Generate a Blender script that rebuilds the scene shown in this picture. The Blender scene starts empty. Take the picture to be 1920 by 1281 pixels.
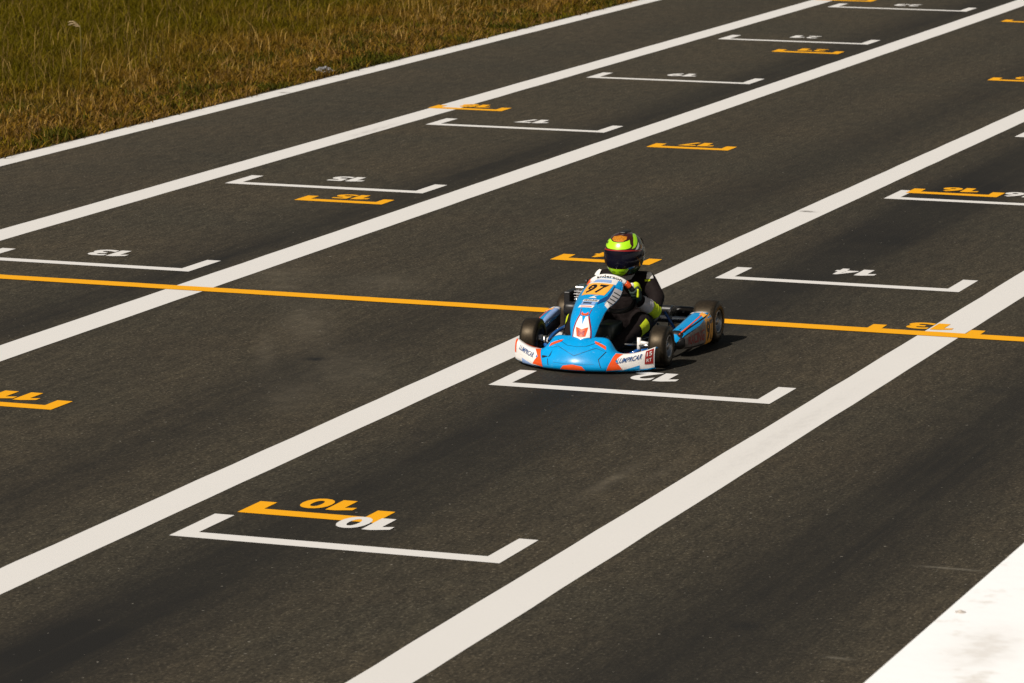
import bpy, bmesh, math, random
import numpy as np
from mathutils import Vector, Matrix, geometry
random.seed(7); rng = np.random.default_rng(11)
sc = bpy.context.scene
COL = sc.collection
PI = math.pi

# ------------------------------------------------------------------ camera, sky, sun, exposure
cam_d = bpy.data.cameras.new('camera'); cam = bpy.data.objects.new('camera', cam_d); COL.objects.link(cam)
sc.camera = cam
cam_d.sensor_width = 36.0; cam_d.lens = 143.215
cam_d.clip_start = 0.5; cam_d.clip_end = 4000
CAM_PITCH, CAM_YAW, CAM_ROLL = 0.1686179, -0.3547019, 0.0022354
def cam_axes():
    cy, sy, cp, sp = math.cos(CAM_YAW), math.sin(CAM_YAW), math.cos(CAM_PITCH), math.sin(CAM_PITCH)
    f = Vector((sy*cp, cy*cp, -sp)); r = Vector((cy, -sy, 0)); u = r.cross(f)
    cr, sr = math.cos(CAM_ROLL), math.sin(CAM_ROLL)
    return cr*r+sr*u, -sr*r+cr*u, f
_r, _u, _f = cam_axes()
M = Matrix((( _r.x, _u.x, -_f.x, 0), (_r.y, _u.y, -_f.y, 0), (_r.z, _u.z, -_f.z, 4.3), (0, 0, 0, 1)))
cam.matrix_world = M
cam_d.dof.use_dof = True; cam_d.dof.focus_distance = 25.0; cam_d.dof.aperture_fstop = 9.0

SUN_EL, SUN_AZ = math.radians(44), math.radians(203)       # azimuth clockwise from +Y
w = bpy.data.worlds.new('World'); sc.world = w; w.use_nodes = True
nt = w.node_tree; bg = nt.nodes['Background']
sky = nt.nodes.new('ShaderNodeTexSky'); sky.sky_type = 'NISHITA'; sky.sun_disc = False
sky.sun_elevation = SUN_EL; sky.sun_rotation = SUN_AZ
sky.dust_density = 2.0; sky.ozone_density = 0.6
wb = nt.nodes.new('ShaderNodeMix'); wb.data_type = 'RGBA'; wb.blend_type = 'MULTIPLY'; wb.inputs[0].default_value = 1
wb.inputs[7].default_value = (1.0, .84, .62, 1)            # warm white balance of the picture
nt.links.new(sky.outputs[0], wb.inputs[6]); nt.links.new(wb.outputs[2], bg.inputs[0]); bg.inputs[1].default_value = 0.05
sd = bpy.data.lights.new('sun', 'SUN'); sd.energy = 4.85; sd.angle = math.radians(0.5); sd.color = (1.0, 0.935, 0.85)
sun = bpy.data.objects.new('sun', sd); COL.objects.link(sun)
sdir = Vector((math.sin(SUN_AZ)*math.cos(SUN_EL), math.cos(SUN_AZ)*math.cos(SUN_EL), math.sin(SUN_EL)))
sun.rotation_euler = sdir.to_track_quat('Z', 'Y').to_euler(); sun.location = sdir*60
sc.view_settings.view_transform = 'Standard'; sc.view_settings.look = 'None'
sc.view_settings.exposure = 0.0; sc.view_settings.gamma = 1.0
sc.view_settings.use_curve_mapping = False

# ------------------------------------------------------------------ helpers
def link(name, me, mat=None, parent=None, loc=(0, 0, 0)):
    o = bpy.data.objects.new(name, me); COL.objects.link(o)
    if mat is not None and len(me.materials) == 0: me.materials.append(mat)
    if parent is not None: o.parent = parent
    o.location = loc
    return o
def mesh(verts, faces, smooth=False):
    me = bpy.data.meshes.new('m'); me.from_pydata([tuple(v) for v in verts], [], [tuple(f) for f in faces]); me.update()
    if smooth: me.polygons.foreach_set('use_smooth', [True]*len(me.polygons))
    return me
def part(name, vf, mat, parent=None, smooth=False, loc=(0, 0, 0), solid=0.0):
    me = mesh(vf[0], vf[1], smooth)
    o = link(name, me, mat, parent, loc)
    if solid:
        m = o.modifiers.new('thick', 'SOLIDIFY'); m.thickness = solid; m.offset = -1
    return o
def tag(o, label=None, cat=None, group=None, kind=None):
    if label: o['label'] = label
    if cat: o['category'] = cat
    if group: o['group'] = group
    if kind: o['kind'] = kind
    return o
def empty(name, loc=(0, 0, 0), parent=None):
    o = bpy.data.objects.new(name, None); COL.objects.link(o); o.location = loc; o.empty_display_size = 0.1
    if parent is not None: o.parent = parent
    return o
def joinvf(*l):
    V, F = [], []
    for v, f in l:
        b = len(V); V += [tuple(x) for x in v]; F += [tuple(i+b for i in q) for q in f]
    return V, F
def box(x0, x1, y0, y1, z0, z1, bev=0.0):
    bm = bmesh.new(); bmesh.ops.create_cube(bm, size=1)
    for v in bm.verts: v.co = Vector(((x0+x1)/2+v.co.x*(x1-x0), (y0+y1)/2+v.co.y*(y1-y0), (z0+z1)/2+v.co.z*(z1-z0)))
    if bev: bmesh.ops.bevel(bm, geom=list(bm.edges), offset=bev, segments=2, profile=.5, affect='EDGES')
    bm.verts.index_update()
    r = [v.co.copy() for v in bm.verts], [[v.index for v in f.verts] for f in bm.faces]
    bm.free(); return r
def catmull(pts, n):
    P = [Vector(p) for p in pts]
    if len(P) < 3: return [P[0].lerp(P[-1], i/n) for i in range(n+1)]
    P = [P[0]*2-P[1]]+P+[P[-1]*2-P[-2]]
    out = []; m = len(P)-3
    for i in range(n+1):
        t = i/n*m; k = min(int(t), m-1); t -= k
        a, b, c, d = P[k:k+4]
        out.append(0.5*((2*b)+(c-a)*t+(2*a-5*b+4*c-d)*t*t+(3*b-a-3*c+d)*t*t*t))
    return out
def tube(pts, r, seg=10, n=None, closed=False):
    if n: pts = catmull(pts, n)
    P = [Vector(p) for p in pts]; V, F = [], []
    N = len(P); up = None
    for i, p in enumerate(P):
        t = (P[min(i+1, N-1)]-P[max(i-1, 0)]).normalized()
        if up is None:
            up = Vector((0, 0, 1)) if abs(t.z) < .9 else Vector((1, 0, 0))
        a = t.cross(up).normalized(); up = a.cross(t).normalized()
        rr = r[i] if isinstance(r, (list, tuple)) else r
        for k in range(seg):
            th = 2*PI*k/seg; V.append(p+a*math.cos(th)*rr+up*math.sin(th)*rr)
    for i in range(N-1):
        for k in range(seg):
            F.append((i*seg+k, i*seg+(k+1) % seg, (i+1)*seg+(k+1) % seg, (i+1)*seg+k))
    F.append(tuple(range(seg-1, -1, -1))); F.append(tuple((N-1)*seg+k for k in range(seg)))
    return V, F
def lathe_x(prof, seg=40, cx=0.0):       # profile of (x offset, radius) spun about the x axis
    V, F = [], []; n = len(prof)
    for k in range(seg):
        th = 2*PI*k/seg
        for x, r in prof: V.append((cx+x, r*math.cos(th), r*math.sin(th)))
    for k in range(seg):
        for i in range(n-1):
            F.append((k*n+i, k*n+i+1, ((k+1) % seg)*n+i+1, ((k+1) % seg)*n+i))
    return V, F
def grid_surface(S, nu, nv, u0=-1, u1=1, v0=0, v1=1):
    V = [S(u0+(u1-u0)*i/nu, v0+(v1-v0)*j/nv) for i in range(nu+1) for j in range(nv+1)]
    F = [(i*(nv+1)+j, (i+1)*(nv+1)+j, (i+1)*(nv+1)+j+1, i*(nv+1)+j+1) for i in range(nu) for j in range(nv)]
    return V, F
def snorm(S, u, v, e=1e-3):
    a = S(u+e, v)-S(u-e, v); b = S(u, v+e)-S(u, v-e)
    n = a.cross(b)
    return n.normalized() if n.length > 1e-12 else Vector((0, 0, 1))
def decal(S, poly, off=0.002, step=0.06, flip=1):     # a sticker lying on the surface S(u,v)
    pts = []
    for i, p in enumerate(poly):
        q = poly[(i+1) % len(poly)]
        k = max(1, int(math.hypot(q[0]-p[0], q[1]-p[1])/step))
        for j in range(k): pts.append(Vector((p[0]+(q[0]-p[0])*j/k, p[1]+(q[1]-p[1])*j/k)))
    nb = len(pts)
    us = [p.x for p in pts]; vs = [p.y for p in pts]
    u = min(us)+step/2
    while u < max(us):
        v = min(vs)+step/2
        while v < max(vs): pts.append(Vector((u, v))); v += step
        u += step
    r = geometry.delaunay_2d_cdt(pts, [], [list(range(nb))], 1, 1e-5)
    V = [S(p.x, p.y)+flip*snorm(S, p.x, p.y)*off for p in r[0]]
    return V, [tuple(f) for f in r[2]]
def stroke(S, pts, wd, off=0.003):                     # thin painted line along uv points
    out = []
    for a, b in zip(pts[:-1], pts[1:]):
        d = Vector((b[0]-a[0], b[1]-a[1])); n = Vector((-d.y, d.x)).normalized()*wd/2
        out.append(decal(S, [(a[0]-n.x, a[1]-n.y), (b[0]-n.x, b[1]-n.y), (b[0]+n.x, b[1]+n.y), (a[0]+n.x, a[1]+n.y)], off))
    return joinvf(*out)
_txt = {}
def text2d(s, bold=0.02, shear=0.0):
    k = (s, bold, shear)
    if k in _txt: return _txt[k]
    c = bpy.data.curves.new('t', 'FONT'); c.body = s; c.size = 1; c.offset = bold; c.resolution_u = 4; c.shear = shear
    o = bpy.data.objects.new('t', c); COL.objects.link(o)
    dg = bpy.context.evaluated_depsgraph_get()
    me = bpy.data.meshes.new_from_object(o.evaluated_get(dg))
    V = np.array([v.co[:2] for v in me.vertices]); F = [tuple(p.vertices) for p in me.polygons]
    bpy.data.objects.remove(o); bpy.data.curves.remove(c); bpy.data.meshes.remove(me)
    mn, mx = V.min(0), V.max(0); V = (V-mn)/(mx-mn)       # unit box
    _txt[k] = (V, F, (mx-mn)[0]/(mx-mn)[1]); return _txt[k]
def text_on(S, s, c, wd, ht, off=0.003, bold=0.02, mirror=1, slant=(0, 0)):     # lettering on S, centred at uv c
    V, F, _ = text2d(s, bold)
    out = []
    for x, y in V:
        a, b = (x-.5)*wd*mirror, (y-.5)*ht
        u = c[0]+a+slant[0]*b; v = c[1]+b+slant[1]*a
        out.append(S(u, v)+snorm(S, u, v)*off)
    return out, F
def capsules(segs, voxel=0.008, smooth=4):              # one continuous organic surface from tapered limbs
    bm = bmesh.new()
    for p, r1, q, r2 in segs:
        p, q = Vector(p), Vector(q); n = max(2, int((q-p).length/(min(r1, r2)*.5)))
        V, F = tube([p.lerp(q, i/n) for i in range(n+1)], [r1+(r2-r1)*i/n for i in range(n+1)], 12)
        vs = [bm.verts.new(v) for v in V]
        for f in F: bm.faces.new([vs[i] for i in f])
        for c, r in ((p, r1), (q, r2)):
            bmesh.ops.create_icosphere(bm, subdivisions=2, radius=r, matrix=Matrix.Translation(c))
    me = bpy.data.meshes.new('t'); bm.to_mesh(me); bm.free()
    o = bpy.data.objects.new('t', me); COL.objects.link(o)
    m = o.modifiers.new('r', 'REMESH'); m.mode = 'VOXEL'; m.voxel_size = voxel
    if smooth: m2 = o.modifiers.new('s', 'SMOOTH'); m2.iterations = smooth; m2.factor = .5
    dg = bpy.context.evaluated_depsgraph_get()
    r = bpy.data.meshes.new_from_object(o.evaluated_get(dg))
    r.polygons.foreach_set('use_smooth', [True]*len(r.polygons))
    bpy.data.objects.remove(o); bpy.data.meshes.remove(me)
    return r

# ------------------------------------------------------------------ materials
class N:
    def __init__(s, name):
        s.m = bpy.data.materials.new(name); s.m.use_nodes = True; s.t = s.m.node_tree; s.b = s.t.nodes['Principled BSDF']
    def n(s, t, **k):
        x = s.t.nodes.new(t)
        for a, b in k.items(): setattr(x, a, b)
        return x
    def l(s, a, b): s.t.links.new(a, b)
    def math(s, op, a, b=None, c=None, clamp=False):
        x = s.n('ShaderNodeMath', operation=op, use_clamp=clamp)
        for i, v in enumerate((a, b, c)):
            if v is None: continue
            if isinstance(v, (int, float)): x.inputs[i].default_value = v
            else: s.l(v, x.inputs[i])
        return x.outputs[0]
    def noise(s, vec, scale, detail=2, rough=.5):
        x = s.n('ShaderNodeTexNoise'); x.inputs['Scale'].default_value = scale; x.inputs['Detail'].default_value = detail
        x.inputs['Roughness'].default_value = rough
        if vec is not None: s.l(vec, x.inputs['Vector'])
        return x.outputs['Fac']
    def ramp(s, fac, stops):
        x = s.n('ShaderNodeValToRGB'); e = x.color_ramp.elements
        while len(e) < len(stops): e.new(.5)
        for i, (p, c) in enumerate(stops):
            e[i].position = p; e[i].color = (*c, 1) if len(c) == 3 else c
        s.l(fac, x.inputs[0]); return x.outputs[0]
    def mix(s, fac, a, b, bt='MIX'):
        x = s.n('ShaderNodeMix', data_type='RGBA', blend_type=bt)
        for sock, v in ((x.inputs[0], fac), (x.inputs[6], a), (x.inputs[7], b)):
            if isinstance(v, (int, float)): sock.default_value = v
            elif isinstance(v, (tuple, list)): sock.default_value = (*v, 1)
            else: s.l(v, sock)
        return x.outputs[2]
    def scaled(s, vec, sc_):
        x = s.n('ShaderNodeMapping'); x.inputs['Scale'].default_value = sc_; s.l(vec, x.inputs[0]); return x.outputs[0]
def mat(name, col, rough=.5, metal=0.0, var=.12, vscale=18, bump=0.0, bscale=200, coat=0.0, spec=.5):
    g = N(name); tc = g.n('ShaderNodeTexCoord').outputs['Object']
    f = g.noise(tc, vscale, 4, .6)
    lo = tuple(c*(1-var) for c in col); hi = tuple(min(1, c*(1+var)) for c in col)
    g.l(g.ramp(f, [(.3, lo), (.7, hi)]), g.b.inputs['Base Color'])
    r = g.math('MULTIPLY_ADD', g.noise(tc, vscale*3, 3), .16, max(.02, rough-.08)); g.l(r, g.b.inputs['Roughness'])
    g.b.inputs['Metallic'].default_value = metal
    g.b.inputs['Specular IOR Level'].default_value = spec
    g.b.inputs['Coat Weight'].default_value = coat; g.b.inputs['Coat Roughness'].default_value = .06
    if bump:
        b = g.n('ShaderNodeBump'); b.inputs['Strength'].default_value = bump; b.inputs['Distance'].default_value = .004
        g.l(g.noise(tc, bscale, 3), b.inputs['Height']); g.l(b.outputs[0], g.b.inputs['Normal'])
    return g.m

def asphalt_mat():
    g = N('asphalt'); pos = g.n('ShaderNodeNewGeometry').outputs['Position']
    sx = g.n('ShaderNodeSeparateXYZ'); g.l(pos, sx.inputs[0]); X, Y = sx.outputs[0], sx.outputs[1]
    fine = g.noise(g.scaled(pos, (1, .55, 1)), 62, 3, .75); mid = g.noise(g.scaled(pos, (1, .45, 1)), 24, 3, .65); big = g.noise(pos, .55, 4, .6)
    base = g.ramp(fine, [(.32, (.012, .0102, .0066)), (.50, (.0455, .0378, .0242)), (.61, (.074, .062, .041)), (.68, (.20, .175, .13))])
    base = g.mix(g.math('MULTIPLY', mid, .5), base, g.ramp(mid, [(.35, (.026, .0218, .0155)), (.65, (.063, .0530, .0360))]))
    gr = g.noise(g.scaled(pos, (1, .22, 1)), 17, 3, .75)
    base = g.mix(1.0, base, g.ramp(gr, [(.33, (.70, .70, .70)), (.5, (1, 1, 1)), (.67, (1.34, 1.33, 1.30))]), 'MULTIPLY')
    # brown and grey patches
    base = g.mix(.55, base, g.mix(1.0, base, g.ramp(big, [(.35, (.80, .84, .86)), (.65, (1.16, 1.08, 1.0))]), 'MULTIPLY'))
    # bands of laid rubber along the lanes
    stretch = g.scaled(pos, (1.6, .07, 1)); wob = g.noise(stretch, 1.0, 3, .55)
    streak = g.noise(g.scaled(pos, (9, .12, 1)), 1.0, 3, .6)
    tot = None
    for cx, wd, st in ((-7.84, .52, 1.35), (-5.25, .58, 1.15), (-11.95, .45, 1.0), (-9.5, .5, .75), (-10.7, .4, .3), (-7.0, .3, .3), (-14.6, .5, .25)):
        d = g.math('SUBTRACT', X, cx); d = g.math('ADD', d, g.math('MULTIPLY_ADD', wob, .7, -.35))
        d = g.math('DIVIDE', d, wd); e = g.math('MULTIPLY', d, d)
        e = g.math('POWER', 2.718, g.math('MULTIPLY', e, -1.0))
        e = g.math('MULTIPLY', e, st); tot = e if tot is None else g.math('MAXIMUM', tot, e)
    tot = g.math('MULTIPLY', tot, g.math('MULTIPLY_ADD', streak, .9, .35), clamp=True)
    tot = g.math('MULTIPLY', tot, g.math('MULTIPLY_ADD', big, .9, .4), clamp=True)
    col = g.mix(g.math('MULTIPLY', tot, 1.0, clamp=True), base, (.0108, .0100, .0086))
    # dusty pale patches and dark skid smear
    def spot(cx, cy, rx, ry, k, rot=0.0):
        dx, dy = g.math('SUBTRACT', X, cx), g.math('SUBTRACT', Y, cy); co, si = math.cos(rot), math.sin(rot)
        a = g.math('DIVIDE', g.math('ADD', g.math('MULTIPLY', dx, co), g.math('MULTIPLY', dy, si)), rx)
        b = g.math('DIVIDE', g.math('SUBTRACT', g.math('MULTIPLY', dy, co), g.math('MULTIPLY', dx, si)), ry)
        e = g.math('ADD', g.math('MULTIPLY', a, a), g.math('MULTIPLY', b, b))
        e = g.math('ADD', e, g.math('MULTIPLY_ADD', g.noise(pos, 5.5, 5, .7), 4.4, -2.0))
        e = g.math('POWER', 2.718, g.math('MULTIPLY', e, -1.0)); return g.math('MULTIPLY', e, k, clamp=True)
    for a in ((-11.2, 25.62, .26, .8, .32, .40), (-10.25, 23.85, .16, .85, .38, .40), (-10.42, 25.6, .26, .45, .30, .40), (-9.34, 22.39, .22, .7, .30, .40),
              (-9.31, 21.44, .16, .5, .26, .40), (-10.07, 22.8, .06, .6, .3, .40), (-6.78, 19.8, .045, .45, .4), (-6.6, 20.1, .04, .35, .2)):
        col = g.mix(spot(*a), col, (.125, .106, .076))
    col = g.mix(spot(-9.6, 22.05, .14, .6, .28, .40), col, (.022, .019, .015))
    col = g.mix(spot(-9.68, 22.66, .07, .07, .9), col, (.008, .008, .008))
    col = g.mix(spot(-5.17, 16.95, .07, .09, .6), col, (.008, .008, .008))
    col = g.mix(spot(-5.55, 23.1, .09, .12, .4), col, (.010, .010, .010))
    col = g.mix(spot(-4.62, 18.42, .13, .018, .55), col, (.22, .20, .16))
    col = g.mix(spot(-4.62, 16.55, .05, .018, .5), col, (.22, .20, .16))
    fl = g.noise(pos, 30, 1, .5); fk = g.ramp(fl, [(.765, (0, 0, 0)), (.785, (1, 1, 1))])
    col = g.mix(g.math('MULTIPLY', fk, .7), col, (.26, .24, .20))
    col = g.mix(1.0, col, (.91, .91, .91), 'MULTIPLY')
    g.l(col, g.b.inputs['Base Color']); g.b.inputs['Roughness'].default_value = .88; g.b.inputs['Specular IOR Level'].default_value = .25
    b = g.n('ShaderNodeBump'); b.inputs['Strength'].default_value = .35; b.inputs['Distance'].default_value = .004
    g.l(fine, b.inputs['Height']); g.l(b.outputs[0], g.b.inputs['Normal'])
    return g.m
def paint_mat(name, col, dirt, k=.10):
    g = N(name); pos = g.n('ShaderNodeNewGeometry').outputs['Position']
    a = g.noise(pos, 1.1, 4, .6); f = g.noise(pos, 70, 3, .7); s = g.noise(g.scaled(pos, (6, .5, 1)), 1.3, 4, .65)
    c = g.mix(g.math('MULTIPLY', a, k), col, dirt)
    worn = g.ramp(g.math('ADD', g.math('MULTIPLY', f, .6), g.math('MULTIPLY', s, .45)), [(.32, (1, 1, 1)), (.385, (0, 0, 0))])
    c = g.mix(g.math('MULTIPLY', worn, .45), c, tuple(x*.45 for x in dirt))
    c = g.mix(g.math('MULTIPLY', f, .12), c, dirt)
    sxy = g.n('ShaderNodeSeparateXYZ'); g.l(pos, sxy.inputs[0])
    for cx, cy, rx, ry, kk in ((-8.72, 30.13, .06, .035, .8), (-6.3, 21.4, .05, 1.2, .08), (-15.9, 36.5, .05, .05, .6), (-13.9, 33.9, .04, .5, .2)):
        a_ = g.math('DIVIDE', g.math('SUBTRACT', sxy.outputs[0], cx), rx); b_ = g.math('DIVIDE', g.math('SUBTRACT', sxy.outputs[1], cy), ry)
        e_ = g.math('ADD', g.math('ADD', g.math('MULTIPLY', a_, a_), g.math('MULTIPLY', b_, b_)), g.math('MULTIPLY_ADD', g.noise(g.scaled(pos, (1, .3, 1)), 30, 3), 5.0, -2.5))
        e_ = g.math('POWER', 2.718, g.math('MULTIPLY', e_, -1.0), clamp=True)
        c = g.mix(g.math('MULTIPLY', e_, kk), c, (.10, .088, .075))
    g.l(c, g.b.inputs['Base Color']); g.b.inputs['Roughness'].default_value = .72; g.b.inputs['Specular IOR Level'].default_value = .3
    b = g.n('ShaderNodeBump'); b.inputs['Strength'].default_value = .2; b.inputs['Distance'].default_value = .003
    g.l(f, b.inputs['Height']); g.l(b.outputs[0], g.b.inputs['Normal'])
    return g.m
def soil_mat():
    g = N('soil'); pos = g.n('ShaderNodeNewGeometry').outputs['Position']
    f = g.noise(pos, 14, 5, .65); a = g.noise(pos, .5, 3)
    c = g.ramp(f, [(.3, (.022, .015, .006)), (.6, (.065, .043, .018)), (.75, (.13, .09, .04))])
    c = g.mix(g.math('MULTIPLY', a, .5), c, (.035, .035, .008))
    g.l(c, g.b.inputs['Base Color']); g.b.inputs['Roughness'].default_value = .95
    b = g.n('ShaderNodeBump'); b.inputs['Strength'].default_value = .6; b.inputs['Distance'].default_value = .02
    g.l(f, b.inputs['Height']); g.l(b.outputs[0], g.b.inputs['Normal'])
    return g.m
def grass_mat():
    g = N('grass'); at = g.n('ShaderNodeAttribute', attribute_name='tint')
    g.l(at.outputs['Color'], g.b.inputs['Base Color']); g.b.inputs['Roughness'].default_value = .6
    g.b.inputs['Specular IOR Level'].default_value = .06
    tr = g.n('ShaderNodeBsdfTranslucent'); g.l(at.outputs['Color'], tr.inputs[0])
    mx = g.n('ShaderNodeMixShader'); mx.inputs[0].default_value = .25
    g.l(g.b.outputs[0], mx.inputs[1]); g.l(tr.outputs[0], mx.inputs[2])
    g.l(mx.outputs[0], g.t.nodes['Material Output'].inputs[0])
    return g.m
def wall_mat():
    g = N('white_wall_paint'); pos = g.n('ShaderNodeNewGeometry').outputs['Position']
    f = g.noise(pos, 5, 5, .6); h = g.noise(pos, 1.4, 3)
    c = g.ramp(f, [(.28, (.74, .72, .69)), (.42, (.92, .935, .95)), (.7, (.935, .95, .965))])
    sx = g.n('ShaderNodeSeparateXYZ'); g.l(pos, sx.inputs[0])
    a = g.math('DIVIDE', g.math('SUBTRACT', sx.outputs[0], -3.22), .10); b = g.math('DIVIDE', g.math('SUBTRACT', sx.outputs[1], 13.4), .25)
    e = g.math('ADD', g.math('MULTIPLY', a, a), g.math('MULTIPLY', b, b))
    e = g.math('ADD', e, g.math('MULTIPLY_ADD', g.noise(pos, 16, 4), 3.0, -1.5))
    e = g.math('POWER', 2.718, g.math('MULTIPLY', e, -1.0), clamp=True)
    c = g.mix(g.math('MULTIPLY', e, .4), c, (.5, .44, .38))
    g.l(c, g.b.inputs['Base Color']); g.b.inputs['Roughness'].default_value = .6
    bp = g.n('ShaderNodeBump'); bp.inputs['Strength'].default_value = .3; bp.inputs['Distance'].default_value = .01
    g.l(f, bp.inputs['Height']); g.l(bp.outputs[0], g.b.inputs['Normal'])
    return g.m
def tyre_mat():
    g = N('tyre_rubber'); tc = g.n('ShaderNodeTexCoord').outputs['Object']
    f = g.noise(tc, 70, 3, .7); h = g.noise(tc, 12, 3)
    c = g.ramp(f, [(.3, (.005, .0048, .0045)), (.6, (.010, .009, .0075)), (.75, (.030, .023, .016))])
    sx = g.n('ShaderNodeSeparateXYZ'); g.l(tc, sx.inputs[0])
    rr = g.math('POWER', g.math('ADD', g.math('MULTIPLY', sx.outputs[1], sx.outputs[1]), g.math('MULTIPLY', sx.outputs[2], sx.outputs[2])), .5)
    tread = g.ramp(rr, [(.1235, (0, 0, 0)), (.1262, (1, 1, 1))])
    c = g.mix(g.math('MULTIPLY', tread, g.math('MULTIPLY_ADD', f, 1.1, -.12, True), clamp=True), c, (.036, .026, .016))
    g.l(c, g.b.inputs['Base Color'])
    g.l(g.math('MULTIPLY_ADD', h, .15, .36), g.b.inputs['Roughness'])
    g.b.inputs['Specular IOR Level'].default_value = .38; g.b.inputs['Specular Tint'].default_value = (1, .80, .55, 1)
    b = g.n('ShaderNodeBump'); b.inputs['Strength'].default_value = .15; b.inputs['Distance'].default_value = .002
    g.l(f, b.inputs['Height']); g.l(b.outputs[0], g.b.inputs['Normal'])
    return g.m

ASPH = asphalt_mat(); WHITE = paint_mat('white_road_paint', (.695, .687, .674), (.44, .40, .345)); ORANGE = paint_mat('orange_road_paint', (.86, .395, .002), (.45, .20, .004))
SOIL = soil_mat(); GRASS = grass_mat(); WALL = wall_mat(); TYRE = tyre_mat()
def scuffed(m):                        # fine pale scratches and grime over a painted panel
    t = m.node_tree; b = t.nodes['Principled BSDF']; src = b.inputs['Base Color'].links[0].from_socket
    tc = t.nodes.new('ShaderNodeTexCoord'); mp = t.nodes.new('ShaderNodeMapping'); mp.inputs['Scale'].default_value = (14, 60, 60); mp.inputs['Rotation'].default_value = (.3, .2, .5)
    n1 = t.nodes.new('ShaderNodeTexNoise'); n1.inputs['Scale'].default_value = 2.2; n1.inputs['Detail'].default_value = 3
    n2 = t.nodes.new('ShaderNodeTexNoise'); n2.inputs['Scale'].default_value = 9; n2.inputs['Detail'].default_value = 4
    t.links.new(tc.outputs['Object'], mp.inputs[0]); t.links.new(mp.outputs[0], n1.inputs['Vector']); t.links.new(tc.outputs['Object'], n2.inputs['Vector'])
    for nn, lo, hi, c, k in ((n1, .65, .71, (.25, .45, .70, 1), .28), (n2, .58, .75, (.03, .06, .09, 1), .35)):
        r = t.nodes.new('ShaderNodeMapRange'); r.inputs[1].default_value = lo; r.inputs[2].default_value = hi; r.inputs[4].default_value = k
        t.links.new(nn.outputs['Fac'], r.inputs[0])
        x = t.nodes.new('ShaderNodeMix'); x.data_type = 'RGBA'; x.inputs[7].default_value = c
        t.links.new(r.outputs[0], x.inputs[0]); t.links.new(src, x.inputs[6]); src = x.outputs[2]
    t.links.new(src, b.inputs['Base Color']); return m
BLUE = scuffed(mat('blue_bodywork', (.0005, .29, .66), .26, var=.06, coat=.60, spec=.2))
BLUE.node_tree.nodes['Principled BSDF'].inputs['Coat Roughness'].default_value = .035
DBLUE = mat('dark_blue_print_and_shade', (.004, .06, .22), .35, coat=.3)  # wing lettering, and the shade painted on the number panel's side
LBLUE = mat('pale_blue_print', (.25, .38, .68), .35, coat=.3)
PWHITE = mat('white_print', (.78, .76, .74), .32, var=.05, coat=.4)
GREYP = mat('grey_print', (.36, .35, .36), .4)
PODGREY = mat('worn_grey_print', (.20, .17, .16), .5, var=.4, vscale=30)
RED = mat('red_print', (.78, .085, .010), .32, coat=.4)
DRED = mat('dark_red_print', (.30, .012, .010), .35, coat=.3)
NORANGE = mat('orange_number_plate', (.84, .38, .05), .35, var=.05)
BLACKP = mat('black_print', (.008, .008, .010), .4)
BLACK = mat('black_plastic', (.010, .010, .011), .42)
DGREY = mat('dark_grey_plastic', (.025, .028, .026), .45)
STEEL = mat('bright_steel', (.55, .54, .52), .28, metal=1.0)
ALU = mat('cast_aluminium', (.34, .34, .35), .38, metal=1.0, bump=.2)
CHBLUE = mat('blue_frame_paint', (.008, .09, .32), .35, coat=.4)
SUIT = mat('dark_race_suit', (.0085, .0050, .0048), .85, bump=.5, bscale=60, spec=.2)
LIME = mat('lime_fabric', (.52, .62, .02), .8, bump=.4, bscale=70, spec=.2)
SUITGREY = mat('grey_suit_fabric', (.46, .44, .45), .85, bump=.6, bscale=70, spec=.2)
SUITWHITE = mat('white_suit_fabric', (.72, .70, .67), .85, bump=.4, bscale=70, spec=.2)
GLOVE = mat('dark_green_glove', (.010, .028, .020), .75, bump=.5, bscale=90)
H_BASE = mat('helmet_dark_maroon', (.045, .009, .007), .22, coat=.9)
H_GREEN = mat('helmet_dark_green', (.012, .035, .010), .28, coat=.7, var=.4, vscale=40)
H_LIME = mat('helmet_lime', (.40, .78, .010), .26, coat=.7, var=.04)
H_ORANGE = mat('helmet_orange_flake', (.46, .17, .008), .3, coat=.8, var=.5, vscale=160)
VISOR = mat('dark_tinted_visor', (.003, .003, .010), .12, spec=.28)
TANK = mat('smoked_plastic_tank', (.030, .038, .030), .35)
PAPER = mat('crumpled_wrapper', (.22, .22, .23), .4, var=.3)
WALLM = mat('zinc_bolt', (.45, .43, .41), .4, metal=.8)

# ------------------------------------------------------------------ ground, track, verge, wall
def sheet(name, x0, x1, y0, y1, z, m, ny=1):
    V, F = [], []
    for j in range(ny+1):
        y = y0+(y1-y0)*j/ny; V += [(x0, y, z), (x1, y, z)]
    for j in range(ny): F.append((2*j, 2*j+1, 2*j+3, 2*j+2))
    return part(name, (V, F), m)
tag(part('ground', ([(-1500, -1500, -.05), (1500, -1500, -.05), (1500, 1500, -.05), (-1500, 1500, -.05)], [(0, 1, 2, 3)]), SOIL), kind='structure')
EDGE = -16.06
tag(part('asphalt_track', box(EDGE-.05, 14, -60, 500, -.3, 0), ASPH), kind='structure')

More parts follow.
